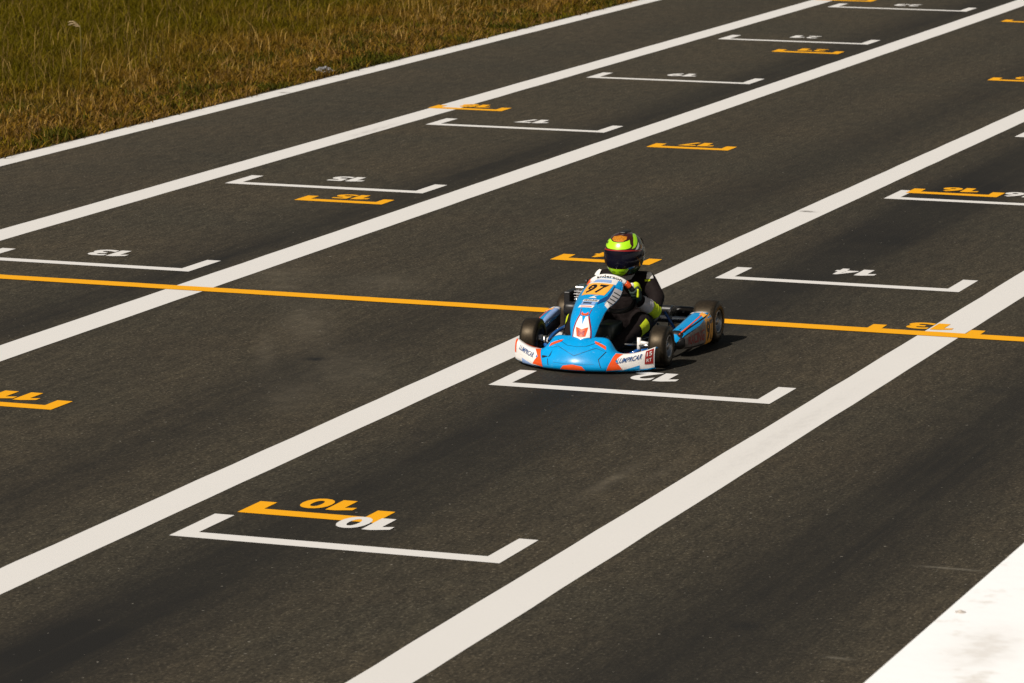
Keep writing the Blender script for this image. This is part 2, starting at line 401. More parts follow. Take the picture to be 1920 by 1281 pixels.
# grass verge: soil bank strip and blades
def vnoise(x, y, s, seed=0):
    r = np.random.default_rng(seed); G = r.random((256, 256))
    fx, fy = x*s+50, y*s+50; ix, iy = np.floor(fx).astype(int), np.floor(fy).astype(int); tx, ty = fx-ix, fy-iy
    tx = tx*tx*(3-2*tx); ty = ty*ty*(3-2*ty); g = lambda a, b: G[a % 256, b % 256]
    return (g(ix, iy)*(1-tx)+g(ix+1, iy)*tx)*(1-ty)+(g(ix, iy+1)*(1-tx)+g(ix+1, iy+1)*tx)*ty
def fbm(x, y, s, seed=0): return .5*vnoise(x, y, s, seed)+.3*vnoise(x, y, s*2.3, seed+1)+.2*vnoise(x, y, s*5.1, seed+2)
V, F = [], []
nx, ny = 40, 220
for j in range(ny+1):
    for i in range(nx+1):
        d = 26*(i/nx)**1.6; y = -10+130*j/ny
        V.append((EDGE-.05-d, y, -.035+.05*min(1, d)*float(fbm(np.array([d]), np.array([y]), .9, 5)[0])))
F = [(j*(nx+1)+i, (j+1)*(nx+1)+i, (j+1)*(nx+1)+i+1, j*(nx+1)+i+1) for j in range(ny) for i in range(nx)]
tag(part('verge_soil', (V, F), SOIL, smooth=True), kind='structure')

def grass_blades():
    def sample(n, d0, d1, y0, y1, pw=1.0):
        return d0+(d1-d0)*rng.random(n)**pw, y0+(y1-y0)*rng.random(n)
    A = sample(560000, 0, 13.5, 27.5, 56.0)
    dA, yA = A; keep = dA < .52*(yA-27.5)+1.0          # the wedge the camera sees
    keep &= rng.random(len(dA)) < np.where(dA > 8, .8, 1)
    d1, y1 = dA[keep], yA[keep]
    d2, y2 = sample(70000, 0, 2.0, 27.0, 56.0, 1.3)     # low weeds along the edge
    d3, y3 = sample(16000, 0, 24, -5, 110)
    d = np.concatenate([d1, d2, d3]); y = np.concatenate([y1, y2, y3]); n = len(d)
    d = d+.03*rng.standard_normal(n); d = np.maximum(d, -.06+.10*rng.random(n)*(fbm(d*0, y, 1.7, 31) > .47))
    # clumping
    x = EDGE-.03-d
    low = np.zeros(n, bool); low[len(d1):len(d1)+len(d2)] = True
    cl = fbm(x, y, 1.1, 3); clf = fbm(x, y, 3.2, 9)
    dry = np.clip(1.1-(d-1.0)/2.0+(cl-.5)*2.4+(clf-.5)*1.2+(y-38)*.02, .06, 1)
    dry = np.where(d < .55, np.clip(.75+(clf-.5)*4.2, 0, 1), dry)
    tall = np.clip((d-.15)/2.2, 0, 1)
    h = (.035+.125*tall+.08*np.clip(d-3, 0, 4)/4)*(.35+.95*rng.random(n))*(.5+1.0*clf)
    h = np.where(low, .03+.10*rng.random(n)*(.4+1.2*clf), h)
    wd = np.where(low, .005, .0022)+.0034*rng.random(n)
    stalk = (rng.random(n) < .026) & (d > .5) & ~low
    h = np.where(stalk, h*1.4+.08, h); wd = np.where(stalk, .003, wd)
    az = rng.random(n)*2*PI; lean = (.2+1.3*rng.random(n)**1.4)*h; lean = np.where(stalk, lean*.5, lean)
    lz = az+rng.standard_normal(n)*.8
    lx, ly = np.cos(lz)*lean, np.sin(lz)*lean
    bx, by = -np.sin(az)*wd, np.cos(az)*wd
    z0 = np.full(n, -.035)
    P = np.zeros((n, 5, 3))
    P[:, 0] = np.stack([x-bx, y-by, z0], 1); P[:, 1] = np.stack([x+bx, y+by, z0], 1)
    P[:, 2] = np.stack([x-bx*.8+lx*.35, y-by*.8+ly*.35, z0+h*.6], 1); P[:, 3] = np.stack([x+bx*.8+lx*.35, y+by*.8+ly*.35, z0+h*.6], 1)
    droop = np.where(rng.random(n) < .4, .75, 1.0)
    P[:, 4] = np.stack([x+lx, y+ly, z0+h*droop], 1)
    me = bpy.data.meshes.new('grass'); me.vertices.add(n*5); me.vertices.foreach_set('co', P.ravel())
    base = (np.arange(n)*5)[:, None]
    loops = np.concatenate([base+np.array([0, 1, 3, 2]), base+np.array([2, 3, 4])], 1).ravel()
    me.loops.add(n*7); me.loops.foreach_set('vertex_index', loops)
    me.polygons.add(n*2); st = (np.arange(n)*7)[:, None]+np.array([0, 4]); me.polygons.foreach_set('loop_start', st.ravel())
    g = np.array([.135, .112, .003]); g2 = np.array([.080, .074, .003]); b = np.array([.235, .145, .022]); b2 = np.array([.130, .080, .011]); s = np.array([.56, .40, .16])
    r1 = rng.random((n, 1)); r2 = rng.random((n, 1))
    c = (g*r1+g2*(1-r1))*(1-dry[:, None])+(b*r2+b2*(1-r2))*dry[:, None]
    c = np.where(stalk[:, None], s*(.5+.5*r1)*(.55+.45*dry[:, None]), c)
    weed = low & (fbm(x, y, 1.9, 21)+.12*(rng.random(n)-.5) > .56)
    c = np.where(weed[:, None], np.array([.070, .072, .008])*(.5+.9*r1), c)
    straw = low & ~weed & (rng.random(n) < .35)
    c = np.where(straw[:, None], np.array([.24, .15, .055])*(.5+.7*r1), c)
    c = c*np.array([1.04, .95, .74])*(.42+1.05*rng.random((n, 1)))
    at = me.color_attributes.new('tint', 'FLOAT_COLOR', 'POINT')
    cc = np.ones((n, 5, 4)); cc[:, :, :3] = c[:, None, :]
    at.data.foreach_set('color', cc.ravel())
    me.update(calc_edges=True); me.validate()
    return me
tag(link('grass', grass_blades(), GRASS), 'rough verge grass, dry brown near the track and green farther back', 'grass', kind='stuff')

# plumed grass stalk in the verge and litter
ps = empty('plume_grass', (-17.96, 36.17, 0)); tag(ps, 'single tall grass stalk with a pale feathery plume in the green grass', 'grass stalk')
GSTALK = mat('dry_stalk', (.13, .10, .02), .8); PLUME = mat('pale_plume', (.36, .27, .15), .9)
part('stem', tube([(0, 0, 0), (.02, 0, .35), (.0, .02, .62)], .005, 6, 8), GSTALK, ps, True)
pl = []
for k in range(26):
    t = k/25; a = random.uniform(0, 2*PI); b = Vector((-.10*t, .02, .6+(.035 if k % 2 else .0)*t+.03*math.sin(t*2.6)))
    pl.append(tube([b, b+Vector((-.03+.012*math.cos(a), .012*math.sin(a), .008-.02*random.random()))], [.006, .002], 5))
part('plume', joinvf(*pl), PLUME, ps, True)
bm = bmesh.new(); bmesh.ops.create_icosphere(bm, subdivisions=3, radius=1)
for v in bm.verts:
    k = 1+.45*math.sin(7*v.co.x+3*v.co.y)*math.sin(6*v.co.z+2)+.2*random.uniform(-1, 1)
    v.co = Vector((v.co.x*.085*k, v.co.y*.06*k, max(-.02, v.co.z*.035*k)+.05))
me = bpy.data.meshes.new('w'); bm.to_mesh(me); bm.free()
tag(link('crumpled_wrapper', me, PAPER, None, (-16.27, 38.35, -.02)), 'crumpled pale plastic wrapper lying at the edge of the verge grass', 'litter')

PODGREY2 = mat('chalky_bolt', (.50, .46, .42), .7)
# pit wall in the near right corner
pw = empty('pit_wall', (-3.49, 13.4, 0)); tag(pw, 'low white painted concrete wall in the near corner beside the track', 'wall')
WT = .66
part('wall_body', box(0, WT, -14, 60, 0, .9, .012), WALL, pw)
for (x, y) in ((.06, .49), (.43, .62), (.2, 3.2), (.3, 5.6)):
    V, F = lathe_x([(0, .009), (.004, .010), (.007, .007), (.008, 0.0)], 8)
    V = [(a[1], a[2], a[0]) for a in V]
    wash = lathe_x([(0, .020), (.002, .019), (.002, 0.0)], 14); wash = ([(a[1], a[2], a[0]) for a in wash[0]], wash[1])
    part('anchor_bolt', joinvf((V, F), wash), PODGREY2, pw, loc=(x, y, .9005))

# ------------------------------------------------------------------ painted lines
Z1, Z2, Z3, Z4 = .0012, .0019, .0026, .0033
def wavy(x0, x1, y0, y1, z, n=260):
    V, F = [], []
    for j in range(n+1):
        y = y0+(y1-y0)*j/n
        V += [(x0+.006*(random.random()-.5), y, z), (x1+.006*(random.random()-.5), y, z)]
    for j in range(n): F.append((2*j, 2*j+1, 2*j+3, 2*j+2))
    return V, F
for x0, x1, lab in ((-16.059, -15.829, 'white edge line between the grass verge and the asphalt'),
                    (-14.079, -13.815, 'white lane line second from the grass, under the orange 18 bracket'),
                    (-11.704, -11.435, 'white lane line crossed by the orange line left of the kart'),
                    (-8.806, -8.559, 'white lane line running under the kart'),
                    (-6.447, -6.182, 'white lane line nearest the pit wall, crossed by the orange 13 bracket')):
    tag(part('lane_line', wavy(x0, x1, 2, 110, Z1), WHITE), lab, 'painted line', 'white lines along the track')
V, F = [], []
for i in range(121):
    x = -14.6+11.0*i/120; V += [(x, 24.822+.004*random.random(), Z4+.0006), (x, 24.987+.004*random.random(), Z4+.0006)]
F = [(2*i, 2*i+2, 2*i+3, 2*i+1) for i in range(120)]
tag(part('timing_line', (V, F), ORANGE), 'long thin orange line painted straight across the track behind the kart', 'painted line')

ONE = [(.42, 0), (.97, 0), (.97, 1), (.60, 1), (.0, .86), (.0, .62), (.42, .70)]
def digit_mesh(d, x0, wd, y0, ht):        # painted so that the driver coming towards us reads it: turned half round
    if d == '1':
        P = [Vector((a, b, 0)) for a, b in ONE]; F = geometry.tessellate_polygon([P]); V = [(p.x, p.y) for p in P]
    else:
        V, F, _ = text2d(d, .035)
    return [(x0-a*wd, y0-b*ht, 0) for a, b in V], [tuple(f)[::-1] for f in F]
def bracket(x0, x1, y, arm, aw, bt):
    j = lambda: random.uniform(-.004, .004)
    return ([(x0, y+j(), 0), (x1, y+j(), 0), (x1+j(), y+arm, 0), (x1-aw+j(), y+arm, 0), (x1-aw, y+bt, 0), (x0+aw, y+bt, 0), (x0+aw+j(), y+arm, 0), (x0+j(), y+arm, 0)],
            [(0, 5, 6, 7), (0, 1, 4, 5), (1, 2, 3, 4)])
def grid_box(num, x0, x1, y, white, label):
    o = empty('grid_box', ((x0+x1)/2, y, 0)); h = (x1-x0)/2
    if white: part('bracket', bracket(-h, h, 0, .545, .105, .120), WHITE, o, loc=(0, 0, Z2)); mt, z, dy, ht = WHITE, Z4, .735, .275
    else: part('bracket', bracket(-h, h, 0, .285, .095, .120), ORANGE, o, loc=(0, 0, Z3)); mt, z, dy, ht = ORANGE, Z3+.0005, .455, .245
    s = str(num)
    sh = {10: -.055, 16: .12}.get(num, -.02) if white else 0
    part('digit', digit_mesh(s[0], .155+sh, .140, dy, ht), mt, o, loc=(0, 0, z))
    part('digit', digit_mesh(s[1], .005+sh, .160, dy, ht), mt, o, loc=(0, 0, z))
    tag(o, label, 'grid marking', 'white grid boxes' if white else 'orange grid brackets')
for n in (10, 12, 14, 16, 18):
    grid_box(n, -8.3695, -6.637, 17.756+4.4424*(n-10)/2, True,
             {10: 'white grid box 10 overlapping the orange 10 bracket', 12: 'white grid box 12 just in front of the kart',
              14: 'white grid box 14 behind the kart on the pit wall side', 16: 'white grid box 16 touching the orange 16 bracket',
              18: 'white grid box 18, only its corner in view at the right edge'}[n])
for n in (13, 15, 17, 19, 21, 23):
    grid_box(n, -13.621, -11.892, 25.5962+4.4424*(n-13)/2, True,
             {13: 'white grid box 13 beside the orange cross line', 15: 'white grid box 15 in the far lane, beyond the orange 15 bracket', 17: 'white grid box 17 below the orange 18 bracket',
              19: 'white grid box 19 in the far lane, between white boxes 17 and 21', 21: 'white grid box 21 near the top, between white boxes 19 and 23', 23: 'white grid box 23, farthest white box in view'}[n])
XO = {0: -14.10, 1: -6.825, 2: -9.735, 3: -12.655, 4: -8.285, 5: -11.195}
for n in (10, 11, 13, 14, 15, 16, 17, 18, 20, 21, 23, 24):
    x0 = XO[(n-12) % 6]
    x0 = {10: -8.28, 11: -11.165, 13: -6.825, 14: -9.73, 15: -12.69, 16: -8.295, 17: -11.2, 18: -14.10, 20: -9.76, 21: -12.65, 23: -11.19, 24: -14.07}[n]
    y = {10: 18.374, 11: 20.545, 13: 24.86, 14: 27.05, 15: 29.30, 16: 31.47, 17: 33.61, 18: 35.75, 20: 40.17, 21: 42.21, 23: 46.65, 24: 48.72}[n]
    grid_box(n, x0, x0+.745, y, False,
             {10: 'orange grid bracket 10 just behind the white 10 box', 11: 'orange grid bracket 11 at the left edge of the view', 13: 'orange grid bracket 13 on the orange cross line',
              14: 'orange grid bracket 14 partly hidden behind the driver helmet', 15: 'orange grid bracket 15 in the far lane, left of the middle lane bracket 17', 16: 'orange grid bracket 16 inside white box 16',
              17: 'orange grid bracket 17 alone in the middle lane', 18: 'orange grid bracket 18 laid across a white lane line', 20: 'orange grid bracket 20 cut by the right edge of the view, nearer one',
              21: 'orange grid bracket 21 near the top in the far lane', 23: 'orange grid bracket 23 cut by the right edge near the top', 24: 'orange grid bracket 24 at the top edge across a white line'}[n])

# ------------------------------------------------------------------ the kart (local frame: x to the driver's left, forward is -y, front axle at y = 0)
KX, KY = -8.05, 23.133
kart = empty('racing_kart', (KX, KY, 0))
tag(kart, 'blue racing kart numbered 97 with white and red front wings', 'go kart')
WB = .965
FT, RT = .127, .137

def interp(ctrl, keys, u):            # catmull-rom through control rows
    if u <= keys[0]: return list(ctrl[0])
    if u >= keys[-1]: return list(ctrl[-1])
    k = 0
    while u > keys[k+1]: k += 1
    t = (u-keys[k])/(keys[k+1]-keys[k])
    def tang(i):
        if i == 0: return (ctrl[1]-ctrl[0])/(keys[1]-keys[0])
        if i == len(keys)-1: return (ctrl[-1]-ctrl[-2])/(keys[-1]-keys[-2])
        return (ctrl[i+1]-ctrl[i-1])/(keys[i+1]-keys[i-1])
    h = keys[k+1]-keys[k]; t2, t3 = t*t, t*t*t
    return (2*t3-3*t2+1)*ctrl[k]+(t3-2*t2+t)*h*tang(k)+(-2*t3+3*t2)*ctrl[k+1]+(t3-t2)*h*tang(k+1)
class Loft:
    def __init__(s, rows, ku, kv): s.R = np.array(rows, float); s.ku = ku; s.kv = kv
    def __call__(s, u, v):
        rows = np.array([interp(s.R[i], s.kv, v) for i in range(len(s.ku))])
        return Vector(interp(rows, s.ku, u))

# front fairing: u = x across (metres), v from the bottom lip over the nose to the rear upper edge
def frow(x, yz, xs=None): return [(x if xs is None else xs[i], y, z) for i, (y, z) in enumerate(yz)]
half = [
 (0.0,  frow(0, [(-.350, .010), (-.398, .020), (-.408, .058), (-.362, .130), (-.305, .182), (-.235, .206)])),
 (.09,  frow(.09, [(-.343, .010), (-.390, .020), (-.399, .058), (-.354, .128), (-.298, .179), (-.235, .204)])),
 (.180, frow(.180, [(-.325, .010), (-.370, .020), (-.378, .056), (-.334, .120), (-.288, .166), (-.238, .193)], [.182, .182, .182, .180, .178, .176])),
 (.228, frow(.228, [(-.302, .010), (-.345, .020), (-.352, .056), (-.330, .102), (-.292, .124), (-.236, .126)])),
 (.31,  frow(.31, [(-.255, .012), (-.295, .022), (-.302, .060), (-.290, .101), (-.262, .116), (-.210, .112)])),
 (.40,  frow(.40, [(-.195, .015), (-.230, .025), (-.237, .070), (-.228, .118), (-.202, .135), (-.155, .128)])),
 (.447, frow(.447, [(-.152, .019), (-.178, .029), (-.186, .080), (-.180, .132), (-.156, .152), (-.115, .142)])),
]
FOX = .02
rows, ku = [], []
for u, r in reversed(half[1:]): rows.append([(-x+FOX, y, z) for x, y, z in r]); ku.append(-u)
for u, r in half: rows.append([(x+FOX, y, z) for x, y, z in r]); ku.append(u)
KV = [0, .12, .3, .6, .82, 1.0]
SF = Loft(rows, ku, KV)
fairing = part('front_fairing', grid_surface(SF, 90, 26, -.447, .447, 0, 1), BLUE, kart, True, solid=.004)
def fdecal(poly, m, name='sticker', off=.0022, step=.03): return part(name, decal(SF, poly, off, step), m, fairing, True)
for s in (-1, 1):
    e = .445
    fdecal([(s*.225, .16), (s*e, .14), (s*e, .93), (s*.30, .97), (s*.235, .80), (s*.262, .42)], PWHITE, 'white_wing_panel')
    fdecal([(s*.200, .16), (s*.235, .17), (s*.285, .18), (s*.246, .46), (s*.280, .80), (s*.240, .80), (s*.222, .44)], RED, 'red_chevron', .0034)
    fdecal([(s*.245, .10), (s*.375, .10), (s*.375, .24), (s*.31, .18)], LBLUE if s < 0 else BLUE, 'blue_panel', .0034)
    fdecal([(s*.30, .90), (s*.40, .90), (s*.345, .985), (s*.275, .985)], RED, 'red_flash', .0034)
    fdecal([(s*.10, .86), (s*.108, .80), (s*.182, .70), (s*.176, .78)], RED, 'red_flash', .0026)
part('lettering', text_on(SF, 'LUMPRCAR', (.322, .50), .128, .21, .0045, .012, slant=(.05, .5)), DBLUE, fairing)
part('lettering', text_on(SF, 'LUMPRCAR', (-.338, .52), .120, .21, .0045, .012, slant=(.05, -.9)), DBLUE, fairing)
fdecal([(.400, .24), (.440, .22), (.440, .74), (.402, .72)], DRED, 'red_badge', .0036, .02)
part('lettering', text_on(SF, '15', (.420, .56), .024, .16, .0048, .01), PWHITE, fairing)
part('lettering', text_on(SF, 'RT', (.420, .34), .024, .10, .0048, .01), PWHITE, fairing)
fdecal([(-.445, .28), (-.432, .28), (-.430, .78), (-.443, .80)], RED, 'red_badge', .0036, .02)
ov = [(.078*math.cos(a), .20+.115*math.sin(a)) for a in [2*PI*k/20 for k in range(20)]]
fdecal([(-.08, .155), (.08, .155), (.06, .26), (.0, .30), (-.06, .26)], RED, 'orange_badge', .0026, .03)
lines = [[(-.19, .66), (-.12, .70), (0, .50), (.12, .70), (.19, .66)], [(-.14, .86), (-.06, .72), (0, .70)], [(.14, .86), (.06, .72), (0, .70)],
         [(-.13, .32), (0, .30), (.13, .32)], [(.17, .24), (.15, .45), (.185, .66)], [(-.16, .24), (-.17, .40)]]
part('pinstripe', joinvf(*[stroke(SF, l, .0035) for l in lines]), BLACKP, fairing)
fdecal([(-.215, .50), (-.165, .44), (-.150, .62), (-.158, .46), (-.21, .42)], BLACKP, 'black_tape', .004, .02)

# number panel (tall blue panel): u -1..1 across, v 0..1 from the foot to the top edge
cl = [(-.296, .186), (-.276, .216), (-.208, .302), (-.122, .368), (.022, .420), (.140, .468), (.225, .494)]
hwid = [.050, .078, .102, .114, .138, .128, .100]
rows = []
US = [-1, -.75, -.4, 0, .4, .75, 1]
for u in US:
    rows.append([(.016+.016*max(0, 1-(z-.18)/.14)+hw*u*(1-.05*abs(u)), y+(.30+.0*hw)*hw*abs(u)**2.2*(1.25), z-.22*hw*abs(u)**2.4) for (y, z), hw in zip(cl, hwid)])
KP = [0, .10, .30, .48, .70, .88, 1.0]
SP = Loft(rows, US, KP)
panel = part('number_panel', grid_surface(SP, 40, 40), BLUE, kart, True, solid=.004)
def pdecal(poly, m, name='sticker', off=.002, step=.08): return part(name, decal(SP, poly, off, step), m, panel, True)
pdecal([(-.74, .695), (.40, .695), (.56, .889), (-.78, .889)], NORANGE, 'number_plate')
part('number', text_on(SP, '9', (-.38, .793), .42, .140, .0036, .04, slant=(1.1, 0)), BLACKP, panel)
part('number', text_on(SP, '7', (.12, .793), .40, .140, .0036, .04, slant=(1.1, 0)), BLACKP, panel)
pdecal([(-.9, .89), (.66, .89), (.80, .985), (-.9, .985)], PWHITE, 'white_top_band')
pdecal([(-.55, .905), (.42, .905), (.40, .955), (-.50, .955)], LBLUE, 'blue_label', .0034)
pdecal([(.64, .86), (.88, .84), (.95, .97), (.74, .97)], BLUE, 'blue_corner', .0034)
pdecal([(.68, .56), (.98, .54), (.99, .83), (.66, .84)], GREYP, 'grey_side_panel')
for k in range(4):
    v = .60+.055*k
    pdecal([(.70, v), (.97, v-.02), (.97, v-.005), (.70, v+.014)], DGREY, 'dark_rib', .0034)
pdecal([(.53, .70), (.63, .70), (.66, .84), (.63, .885)], DBLUE, 'painted_shade_band', .003)  # shaded side of the panel, painted on as darker blue
pdecal([(.40, .52), (.66, .62), (.66, .70), (.53, .695), (.36, .60)], DBLUE, 'painted_shade_band', .0026)  # the same painted shade, carried on below the plate
pdecal([(.76, .53), (.97, .50), (.97, .545), (.72, .60)], PWHITE, 'white_flash', .0044)
pdecal([(-.22, .628), (.18, .628), (.02, .662), (.22, .69), (.02, .675)], PWHITE, 'white_logo', .003, .05)
pdecal([(-.46, .565), (.34, .565), (.40, .605), (-.40, .605)], PWHITE, 'white_label')
part('lettering', text_on(SP, 'MARLINS', (-.03, .585), .66, .026, .0036, .02), DGREY, panel)
pdecal([(-.46, .508), (.30, .508), (.32, .556), (-.42, .556)], LBLUE, 'pale_label')
pdecal([(-.36, .522), (.10, .522), (.12, .544), (-.34, .544)], BLACKP, 'black_mark', .0034)
pdecal([(-.56, .462), (.30, .462), (.34, .500), (-.50, .500)], PWHITE, 'white_label')
pdecal([(-.40, .474), (.22, .474), (.22, .484), (-.40, .484)], RED, 'red_mark', .0034)
# white nose shield with a red crest
pdecal([(-.72, .085), (0, .025), (.72, .085), (.60, .16), (.24, .345), (.10, .335), (0, .23), (-.10, .335), (-.24, .345), (-.60, .16)], PWHITE, 'nose_shield', .002, .08)
for q in (-1, 1): part('shield_border', stroke(SP, [(q*.78, .08), (q*.64, .17), (q*.27, .35), (q*.30, .44)], .035), DRED, panel)
pdecal([(-.22, .365), (-.08, .345), (0, .355), (.08, .345), (.22, .365), (.18, .40), (.08, .375), (-.08, .375), (-.18, .40)], RED, 'red_mark', .003, .05)
pdecal([(-.42, .205), (-.20, .190), (0, .175), (.20, .190), (.42, .205), (.36, .085), (0, .055), (-.36, .085)], RED, 'crest', .0034, .06)
part('lettering', text_on(SP, 'M', (0, .125), .50, .075, .0046, .02), DRED, panel)

# steering wheel
STC = Vector((.018, .325, .378)); SN = Vector((0, .82, .575)).normalized(); ST_T = Vector((0, -.575, .82)).normalized(); SR_ = .148
def srim(a): return STC+SR_*(Vector((1, 0, 0))*math.sin(a)+ST_T*math.cos(a))
def ring(a0, a1, r=.0155, n=28): return tube([srim(a0+(a1-a0)*i/n) for i in range(n+1)], r, 12)
sw = empty('steering_wheel', (0, 0, 0), kart)
R_ = math.radians
part('rim', ring(R_(-46), R_(46), .017), PWHITE, sw, True)
part('grip_marker', ring(R_(46.5), R_(60), .0185, 8), RED, sw, True)
part('grip_marker', ring(R_(-66), R_(-46.5), .0185, 8), RED, sw, True)
part('grip', ring(R_(60.5), R_(293.5), .0155), BLACK, sw, True)
for a in (90, 200, 270): part('spoke', tube([STC+SN*(-.01), srim(R_(a))], .008, 8), BLACK, sw, True)
def SW(u, v):                         # outer face of the white rim
    c = srim(u); out = (c-STC).normalized(); return c+.0172*(out*math.cos(v)-SN*math.sin(v))
part('lettering', text_on(SW, 'anderson', (.10, .62), 1.05, -.95, -.0012, .015), BLACKP, sw)
part('steering_column', tube([STC, (0, -.02, .12)], .010, 10), STEEL, kart, True)

# wheels
def wheel(x, y, rad, wd, side, steer=0.0):
    wh = empty('wheel', (x, y, rad), kart); wh.rotation_euler = (0, 0, steer)
    h = wd/2; rr = .066
    prof = [(-h*.78, rr), (-h*.98, rr+.012), (-h, rad*.72), (-h*.98, rad*.86), (-h*.86, rad*.955), (-h*.6, rad*.992), (0, rad), (h*.6, rad*.992), (h*.86, rad*.955), (h*.98, rad*.86), (h, rad*.72), (h*.98, rr+.012), (h*.78, rr)]
    V, F = lathe_x(prof, 56); part('tyre', (V, F), TYRE, wh, True)
    for q in ((1, -1) if True else ()):
        o = h*.93*q
        prof = [(o, .071), (o+.003*q, .066), (o-.010*q, .060), (o-.026*q, .052), (o-.030*q, .030), (o-.024*q, .024), (o-.006*q, .021), (o-.003*q, .012), (o-.003*q, .0)]
        part('rim', lathe_x(prof, 40), ALU if q == side else DGREY, wh, True)
    bolts = []
    for k in range(3):
        a = 2*PI*k/3+.4; bolts.append(lathe_x([(0, .0065), (.012*side, .006), (.012*side, 0)], 8)); b = bolts[-1]
        nut = ([(v[0]+h*side*.93-.029*side, v[1]+.040*math.cos(a), v[2]+.040*math.sin(a)) for v in b[0]], b[1])
        part('wheel_nut', nut, STEEL, wh)
    return wh
wheel(.437, .03, FT, .108, 1, R_(2)); wheel(-.388, .02, FT, .108, -1, R_(2))
wheel(.438, WB, RT, .145, 1); wheel(-.468, WB, RT, .145, -1)

# side pods: u along (0 front .. 1 rear), v around the section
def pod_surface(s):
    if s > 0:
        ys = [.335, .358, .42, .53, .68, .765, .79]; hs = [.125, .158, .176, .195, .218, .226, .218]; bs = [.085, .060, .045, .038, .036, .040, .055]
        ws = [.440, .470, .488, .507, .525, .530, .520]; ins = [.412, .392, .388, .388, .388, .388, .40]
    else:
        ys = [.27, .29, .35, .45, .58, .665, .69]; hs = [.135, .160, .178, .195, .210, .218, .210]; bs = [.085, .060, .045, .038, .036, .040, .055]
        ws = [.470, .492, .507, .520, .528, .530, .520]; ins = [.432, .425, .425, .428, .435, .44, .45]
    rows = []
    for y, h, b, wv, i_ in zip(ys, hs, bs, ws, ins):
        m = (b+h)/2
        rows.append([(s*(wv-.035), y, b), (s*(wv-.006), y, b+.012), (s*wv, y, m), (s*(wv-.006), y, h-.030), (s*(wv-.028), y, h-.004), (s*(wv-.075), y, h), (s*i_, y, h-.022), (s*i_, y, m-.02)])
    return Loft(rows, [0, .06, .18, .45, .78, .95, 1.0], [0, .08, .3, .5, .6, .72, .9, 1.0])
for s in (1, -1):
    S0 = pod_surface(s); S = (lambda S0, s: (lambda u, v: S0(u, v)))(S0, s)
    V, F = grid_surface(S, 40, 28, 0, 1, 0, 1)
    nv = 29; F = list(F)
    F.append(tuple(range(0, nv))); F.append(tuple(40*nv+j for j in range(nv-1, -1, -1)))
    F += [(i*nv+nv-1, (i+1)*nv+nv-1, (i+1)*nv, i*nv) for i in range(40)]
    pod = part('side_pod', (V, F), BLACK, kart, True)
    fl = 1 if s > 0 else -1
    fl = fl*(1 if snorm(S, .5, .3).x*s > 0 else -1)*s
    sg = 1 if snorm(S, .5, .3).x*s > 0 else -1
    def sd_(poly, m, name, off=.002): return part(name, decal(S, poly, off, .07, sg), m, pod, True)
    sd_([(.0, .50), (1.0, .50), (1.0, .93), (0, .93)], BLUE, 'blue_top', .0012)
    sd_([(.10, .03), (.72, .02), (.72, .54), (.52, .50), (.08, .46)], PODGREY, 'grey_side_panel')
    sd_([(.72, .05), (.985, .08), (.985, .60), (.72, .54)], NORANGE, 'number_plate')
    if s > 0:
        S_ = lambda u, v: S(u, v)
        V, F, _ = text2d('97', .03); part('number', ([S(.74+.22*x, .12+.36*y)+sg*snorm(S, .74+.22*x, .12+.36*y)*.0035 for x, y in V], F), BLACKP, pod)
        V, F, _ = text2d('RACING', .02); part('lettering', ([S(.16+.5*x, .16+.22*y)+sg*snorm(S, .16+.5*x, .16+.22*y)*.0035 for x, y in V], F), DRED, pod)
    sd_([(.05, .57), (.97, .645), (.97, .665), (.05, .59)], RED, 'red_pinstripe')
    sd_([(.86, .64), (.985, .60), (.985, .85), (.90, .88)], PWHITE, 'white_tip', .003)
    sd_([(.74, .58), (.86, .58), (.90, .68), (.80, .68)], NORANGE, 'orange_flash', .003)
    if s < 0: sd_([(.08, .68), (.70, .68), (.985, .68), (.985, .93), (.5, .90), (.08, .92)], LBLUE, 'pale_blue_top', .0025)
    part('pod_mount', tube([(s*.36, .36, .08), (s*.27, .36, .06)], .010, 8), STEEL, kart, True)
    part('pod_mount', tube([(s*.36, .70, .08), (s*.27, .70, .06)], .010, 8), STEEL, kart, True)

# chassis, running gear
for s in (1, -1):
    part('frame_rail', tube([(s*.16, -.22, .055), (s*.24, -.05, .055), (s*.25, .10, .055), (s*.30, .42, .055), (s*.27, .75, .06), (s*.27, 1.05, .07)], .0145, 10, 24), CHBLUE, kart, True)
    part('front_yoke', tube([(s*.24, -.02, .06), (s*.31, 0, .10)], .014, 10), CHBLUE, kart, True)
    sp = part('stub_axle', tube([(s*.305, 0, .127), (s*.40, 0, .127)], .0125, 10), STEEL, kart, True)
    part('kingpin', tube([(s*.305, 0, .075), (s*.305, 0, .175 if s > 0 else .15)], .0125, 12), PWHITE if s > 0 else STEEL, kart, True)
    part('wheel_spacer', tube([(s*.318, 0, .145), (s*.365, 0, .14)], .0115, 12), PWHITE, kart, True)
    part('tie_rod', tube([(s*.03, .05, .115), (s*.29, .06, .12)], .0065, 8), STEEL, kart, True)
    part('seat_stay', tube([(s*.27, .84, .08), (s*.19, .84, .20)], .009, 8), CHBLUE, kart, True)
    part('side_bar', tube([(s*.26, .14, .065), (s*.36, .24, .075), (s*.37, .42, .11), (s*.34, .66, .12), (s*.27, .70, .08)], .0125, 10, 20), CHBLUE, kart, True)
    part('pedal', joinvf(tube([(s*.13, -.08, .06), (s*.13, -.113, .165)], .006, 8), box(s*.13-.022, s*.13+.022, -.122, -.108, .160, .180, .003)), STEEL, kart)
part('cross_tube', tube([(-.25, .16, .055), (.25, .16, .055)], .014, 10), CHBLUE, kart, True)
part('cross_tube', tube([(-.27, .80, .06), (.27, .80, .06)], .014, 10), CHBLUE, kart, True)
